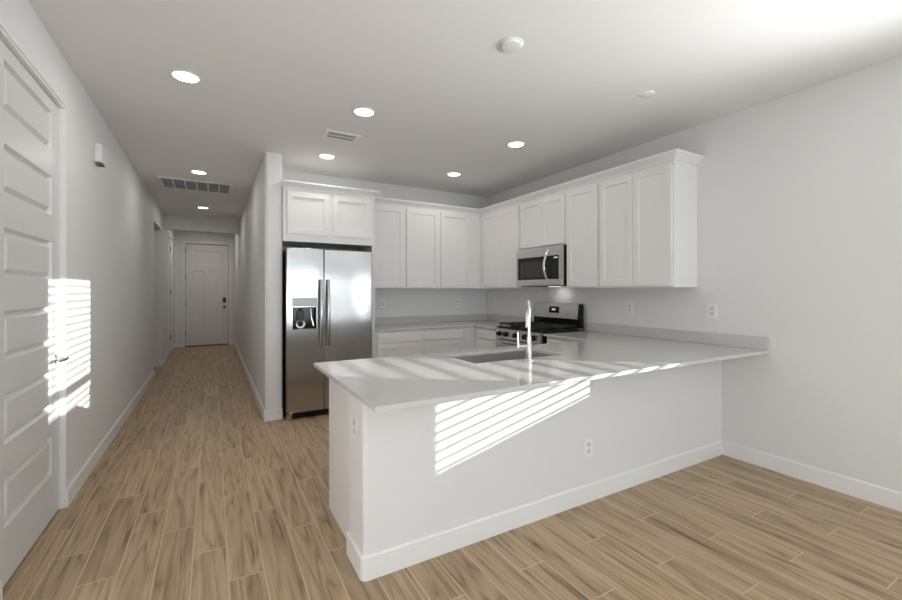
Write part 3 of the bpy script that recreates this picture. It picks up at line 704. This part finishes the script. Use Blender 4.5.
# ------------------------------------------------------------------ microwave
mw = thing('microwave', 'stainless over-the-range microwave with curved handle', 'microwave', (3.39, 3.618, 1.385))
MY0, MY1, MZ0, MZ1 = 3.242, 3.994, 1.388, 1.8205
obj('body', box(B(), 3.232, 3.598, MY0, MY1, MZ0, MZ1, 0.002), M['black'], mw)
b = B(); slab(b, [MY0, MY1, 3.280, 3.972], [MZ0, MZ1, 1.452, 1.715], lambda y, z: not (3.280 < y < 3.972 and 1.452 < z < 1.715), 0, 0.035)
b.transform(Matrix(((0,0,1,3.196),(1,0,0,0),(0,1,0,0),(0,0,0,1))))
bmesh.ops.bevel(b, geom=[e for e in b.edges if len(e.link_faces) == 2 and e.calc_face_angle(0) > 0.5 and all(v.co.x < 3.2 for v in e.verts)], offset=0.003, segments=2, affect='EDGES')
mf = obj('front_frame', b, M['steel_y'], mw)
wd = obj('door_glass', box(B(), 3.200, 3.2315, 3.4215, 3.9715, 1.4525, 1.7145), M['blackglass'], mw)
obj('screen', box(B(), 3.1992, 3.2002, 3.500, 3.925, 1.480, 1.665), M['window_mesh'], wd)
pn = obj('control_panel', box(B(), 3.199, 3.2315, 3.2805, 3.4205, 1.4525, 1.7145), M['blackglass'], mw)
for i in range(3):
    for j in range(5): obj('key', box(B(), 3.1982, 3.1992, 3.300+i*0.034, 3.316+i*0.034, 1.485+j*0.032, 1.493+j*0.032), M['plastic'], pn)
obj('display', box(B(), 3.1982, 3.1992, 3.305, 3.360, 1.680, 1.696), M['digits'], pn)
b = B(); pts = [(3.190-0.062*math.sin(PI*i/14), 3.440, 1.425+0.345*i/14) for i in range(15)]
tube(b, pts, 0.014, 16, 0.7, up=(0, 1, 0))
for z in (1.430, 1.765): cyl(b, (3.197, 3.440, z), 0.012, 0.012, (-1, 0, 0))
obj('handle', b, M['chrome'], wd)
b = B(); box(b, 3.24, 3.55, MY0+0.03, MY1-0.03, MZ0-0.010, MZ0-0.0005, 0.002); vb = obj('vent_base', b, M['plastic'], mw)
obj('cooktop_lamp', box(B(), 3.42, 3.50, 3.55, 3.69, MZ0-0.0135, MZ0-0.0105, 0.001), emit('range_lamp', (1.0, 0.97, 0.95), 2.0), vb)
l = area('microwave_lamp', (3.46, 3.62, MZ0-0.02), (0.25, 0, -1), 0.06, 0.12, 0.22, (1.0, 0.97, 0.95))

# ------------------------------------------------------------------ wall plates
def plate(label, loc, rz, kind='outlet', w_=0.074, h_=0.118, group='wall plates'):
    """built facing -y in local space, centred on loc"""
    t = thing('wall_outlet' if kind == 'outlet' else 'light_switch', label, 'outlet' if kind == 'outlet' else 'switch', loc, rz, group)
    g = (0, 0, 0)
    def ob(n, b, m, par):
        o = obj(n, b, m, None, org=(0, 0, 0)); o.parent = par; return o
    pl = ob('cover_plate', box(B(), -w_/2, w_/2, -0.006, -0.0003, -h_/2, h_/2, 0.002), M['plate'], t)
    if kind == 'outlet':
        for zc in (0.021, -0.021):
            s = ob('socket', box(B(), -0.017, 0.017, -0.0085, -0.006, zc-0.014, zc+0.014, 0.002), M['socket'], pl)
            b = B(); box(b, -0.009, -0.006, -0.0089, -0.0084, zc-0.003, zc+0.008); box(b, 0.006, 0.009, -0.0089, -0.0084, zc-0.003, zc+0.008); cyl(b, (0, -0.0084, zc-0.008), 0.003, 0.0006, (0, -1, 0), 12)
            ob('slots', b, M['slot'], pl)
    else:
        ob('rocker', box(B(), -0.016, 0.016, -0.010, -0.006, -0.032, 0.032, 0.002), M['plate'], pl)
    return t
RW = PI/2 * -1   # faces -x
plate('white outlet low on the face of the half wall', (2.055, PW0, 0.340), 0)
plate('white outlet on the narrow end of the half wall', (PWX, 1.972, 0.672), -PI/2)
plate('white outlet above the bar counter, nearest the open end', (XR, 1.930, 1.160), -PI/2, w_=0.080)
plate('white outlet on the right wall directly under the two door end cabinet', (XR, 2.716, 1.160), -PI/2)
plate('white outlet on the right wall just left of the range', (XR, 4.385, 1.150), -PI/2)
plate('white outlet on the right wall close to the inside corner', (XR, 5.010, 1.150), -PI/2)
plate('white outlet on the back wall next to the refrigerator housing', (1.940, YB, 1.160), 0, w_=0.078)
plate('white outlet on the back wall near the inside corner', (3.090, YB, 1.152), 0)
plate('small outlet low on the left wall of the hall', (XL, 5.43, 0.362), PI/2)
plate('white switch on the hall side of the partition', (PX0, 5.18, 1.085), -PI/2, 'switch')
plate('small dim switch far down the right side of the hall', (PX0, 8.30, 1.45), -PI/2, 'switch')

# door chime on the left wall
ch = thing('door_chime', 'small white box high on the left wall past the near door', 'chime', (XL, 4.17, 2.30))
obj('housing', box(B(), XL+0.0005, XL+0.045, 4.10, 4.24, 2.315, 2.455, 0.006), M['wall'], ch)
b = box(B(), XL+0.004, XL+0.041, 4.108, 4.232, 2.306, 2.3148); obj('grille', b, M['grillback'], ch)

# ------------------------------------------------------------------ ceiling fittings
def recessed(label, x, y):
    t = thing('recessed_light', label, 'ceiling light', (x, y, HC), 0, 'recessed ceiling lights'); return t
pos = [('recessed ceiling light over the hall, largest and nearest the left wall', -0.155, 3.253),
       ('recessed ceiling light in front of the supply vent, over the kitchen', 1.036, 3.197),
       ('recessed ceiling light closest to the refrigerator cabinet', 1.040, 4.445),
       ('recessed ceiling light in front of the microwave side cabinets', 2.537, 3.178),
       ('recessed ceiling light closest to the inside corner of the wall cabinets', 2.536, 4.367),
       ('recessed ceiling light just in front of the return grille in the hall', -0.145, 5.80),
       ('recessed ceiling light beyond the return grille, before the header', -0.145, 8.237),
       ('recessed ceiling light in the entry behind the header', -0.145, 10.55)]
proto = None
for i, (lab, x, y) in enumerate(pos):
    if proto is None:
        proto = recessed(lab, x, y)
        b = B(); lathe(b, [(0.072, -0.001), (0.093, -0.001), (0.095, -0.004), (0.090, -0.008), (0.078, -0.010), (0.072, -0.006), (0.072, -0.001)], (x, y, HC)); obj('trim_ring', b, M['trim'], proto)
        b = B(); lathe(b, [(0.0, -0.0065), (0.050, -0.0065), (0.0715, -0.004), (0.0715, -0.001), (0.0, -0.001)], (x, y, HC)); obj('lens', b, M['lens'], proto)
    else:
        c = copy_tree(proto); c.location = (x, y, HC); c['label'] = lab
    l = bpy.data.lights.new('recessed_lamp', 'AREA'); l.shape = 'DISK'; l.size = 0.13; l.energy = [3.2, 2.2, 3.0, 2.0, 2.8, 3.4, 3.8, 5.0][i]; l.color = (1.0, 0.95, 0.89)
    lo = bpy.data.objects.new('recessed_lamp', l); C.objects.link(lo); lo.location = (x, y, HC-0.014)

sm = thing('smoke_detector', 'round white smoke detector on the ceiling, larger of two discs', 'smoke detector', (1.49, 1.907, HC))
b = B(); lathe(b, [(0.0, -0.020), (0.044, -0.020), (0.058, -0.016), (0.064, -0.008), (0.066, -0.0005), (0.0, -0.0005)], (1.49, 1.907, HC)); obj('cover', b, M['plate'], sm)
b = B(); lathe(b, [(0.066, -0.0005), (0.072, -0.0005), (0.072, -0.006), (0.066, -0.008)], (1.49, 1.907, HC)); obj('mounting_ring', b, M['trim'], sm)
dc = thing('ceiling_cover', 'small round white cover disc on the ceiling towards the right wall', 'ceiling cover', (2.71, 1.904, HC))
b = B(); lathe(b, [(0.0, -0.011), (0.042, -0.011), (0.050, -0.007), (0.052, -0.0005), (0.0, -0.0005)], (2.71, 1.904, HC)); obj('disc', b, M['plate'], dc)

# supply vent
sv = thing('supply_vent', 'white slotted air supply vent on the kitchen ceiling', 'vent', (1.02, 3.81, HC))
vx0, vx1, vy0, vy1 = 0.865, 1.175, 3.71, 3.91
b = B(); slab(b, [vx0, vx1, vx0+0.03, vx1-0.03], [vy0, vy1, vy0+0.03, vy1-0.03, 3.803, 3.817], lambda x, y: not (vx0+0.03 < x < vx1-0.03 and (vy0+0.03 < y < 3.803 or 3.817 < y < vy1-0.03)), HC-0.008, HC-0.0005)
obj('vent_frame', b, M['trim'], sv)
obj('backing', box(B(), vx0+0.02, vx1-0.02, vy0+0.02, vy1-0.02, HC-0.0028, HC-0.0008), M['gap'], sv)
b = B(); x = vx0+0.036
while x < vx1-0.034:
    prism_ = [(x+0.002, HC-0.003), (x, HC-0.0085), (x+0.0085, HC-0.0085), (x+0.0105, HC-0.003)]
    for (a, c) in ((vy0+0.03, 3.803), (3.817, vy1-0.03)): prism(b, prism_, a, c)
    x += 0.0235
obj('louvers', b, M['trim'], sv)
# return grille
rgx = thing('return_grille', 'long white air return grille with six sections on the hall ceiling', 'vent', (-0.18, 6.55, HC))
gx0, gx1, gy0, gy1 = -0.598, 0.228, 6.25, 6.86; nb = 6; cw = (gx1-gx0-0.05)/nb
cuts = []
for i in range(nb): cuts.append((gx0+0.025+i*cw+0.008, gx0+0.025+(i+1)*cw-0.008))
b = B(); slab(b, [gx0, gx1]+[a for c in cuts for a in c], [gy0, gy1, gy0+0.04, gy1-0.04], lambda x, y: not (gy0+0.04 < y < gy1-0.04 and any(c[0] < x < c[1] for c in cuts)), HC-0.012, HC-0.0005)
obj('vent_frame', b, M['trim'], rgx)
obj('backing', box(B(), gx0+0.02, gx1-0.02, gy0+0.02, gy1-0.02, HC-0.0028, HC-0.0008), M['grillback'], rgx)
b = B(); y = gy0+0.05
while y < gy1-0.045:
    for c in cuts: box(b, c[0], c[1], y, y+0.0035, HC-0.010, HC-0.003)
    y += 0.016
obj('louvers', b, M['grill'], rgx)
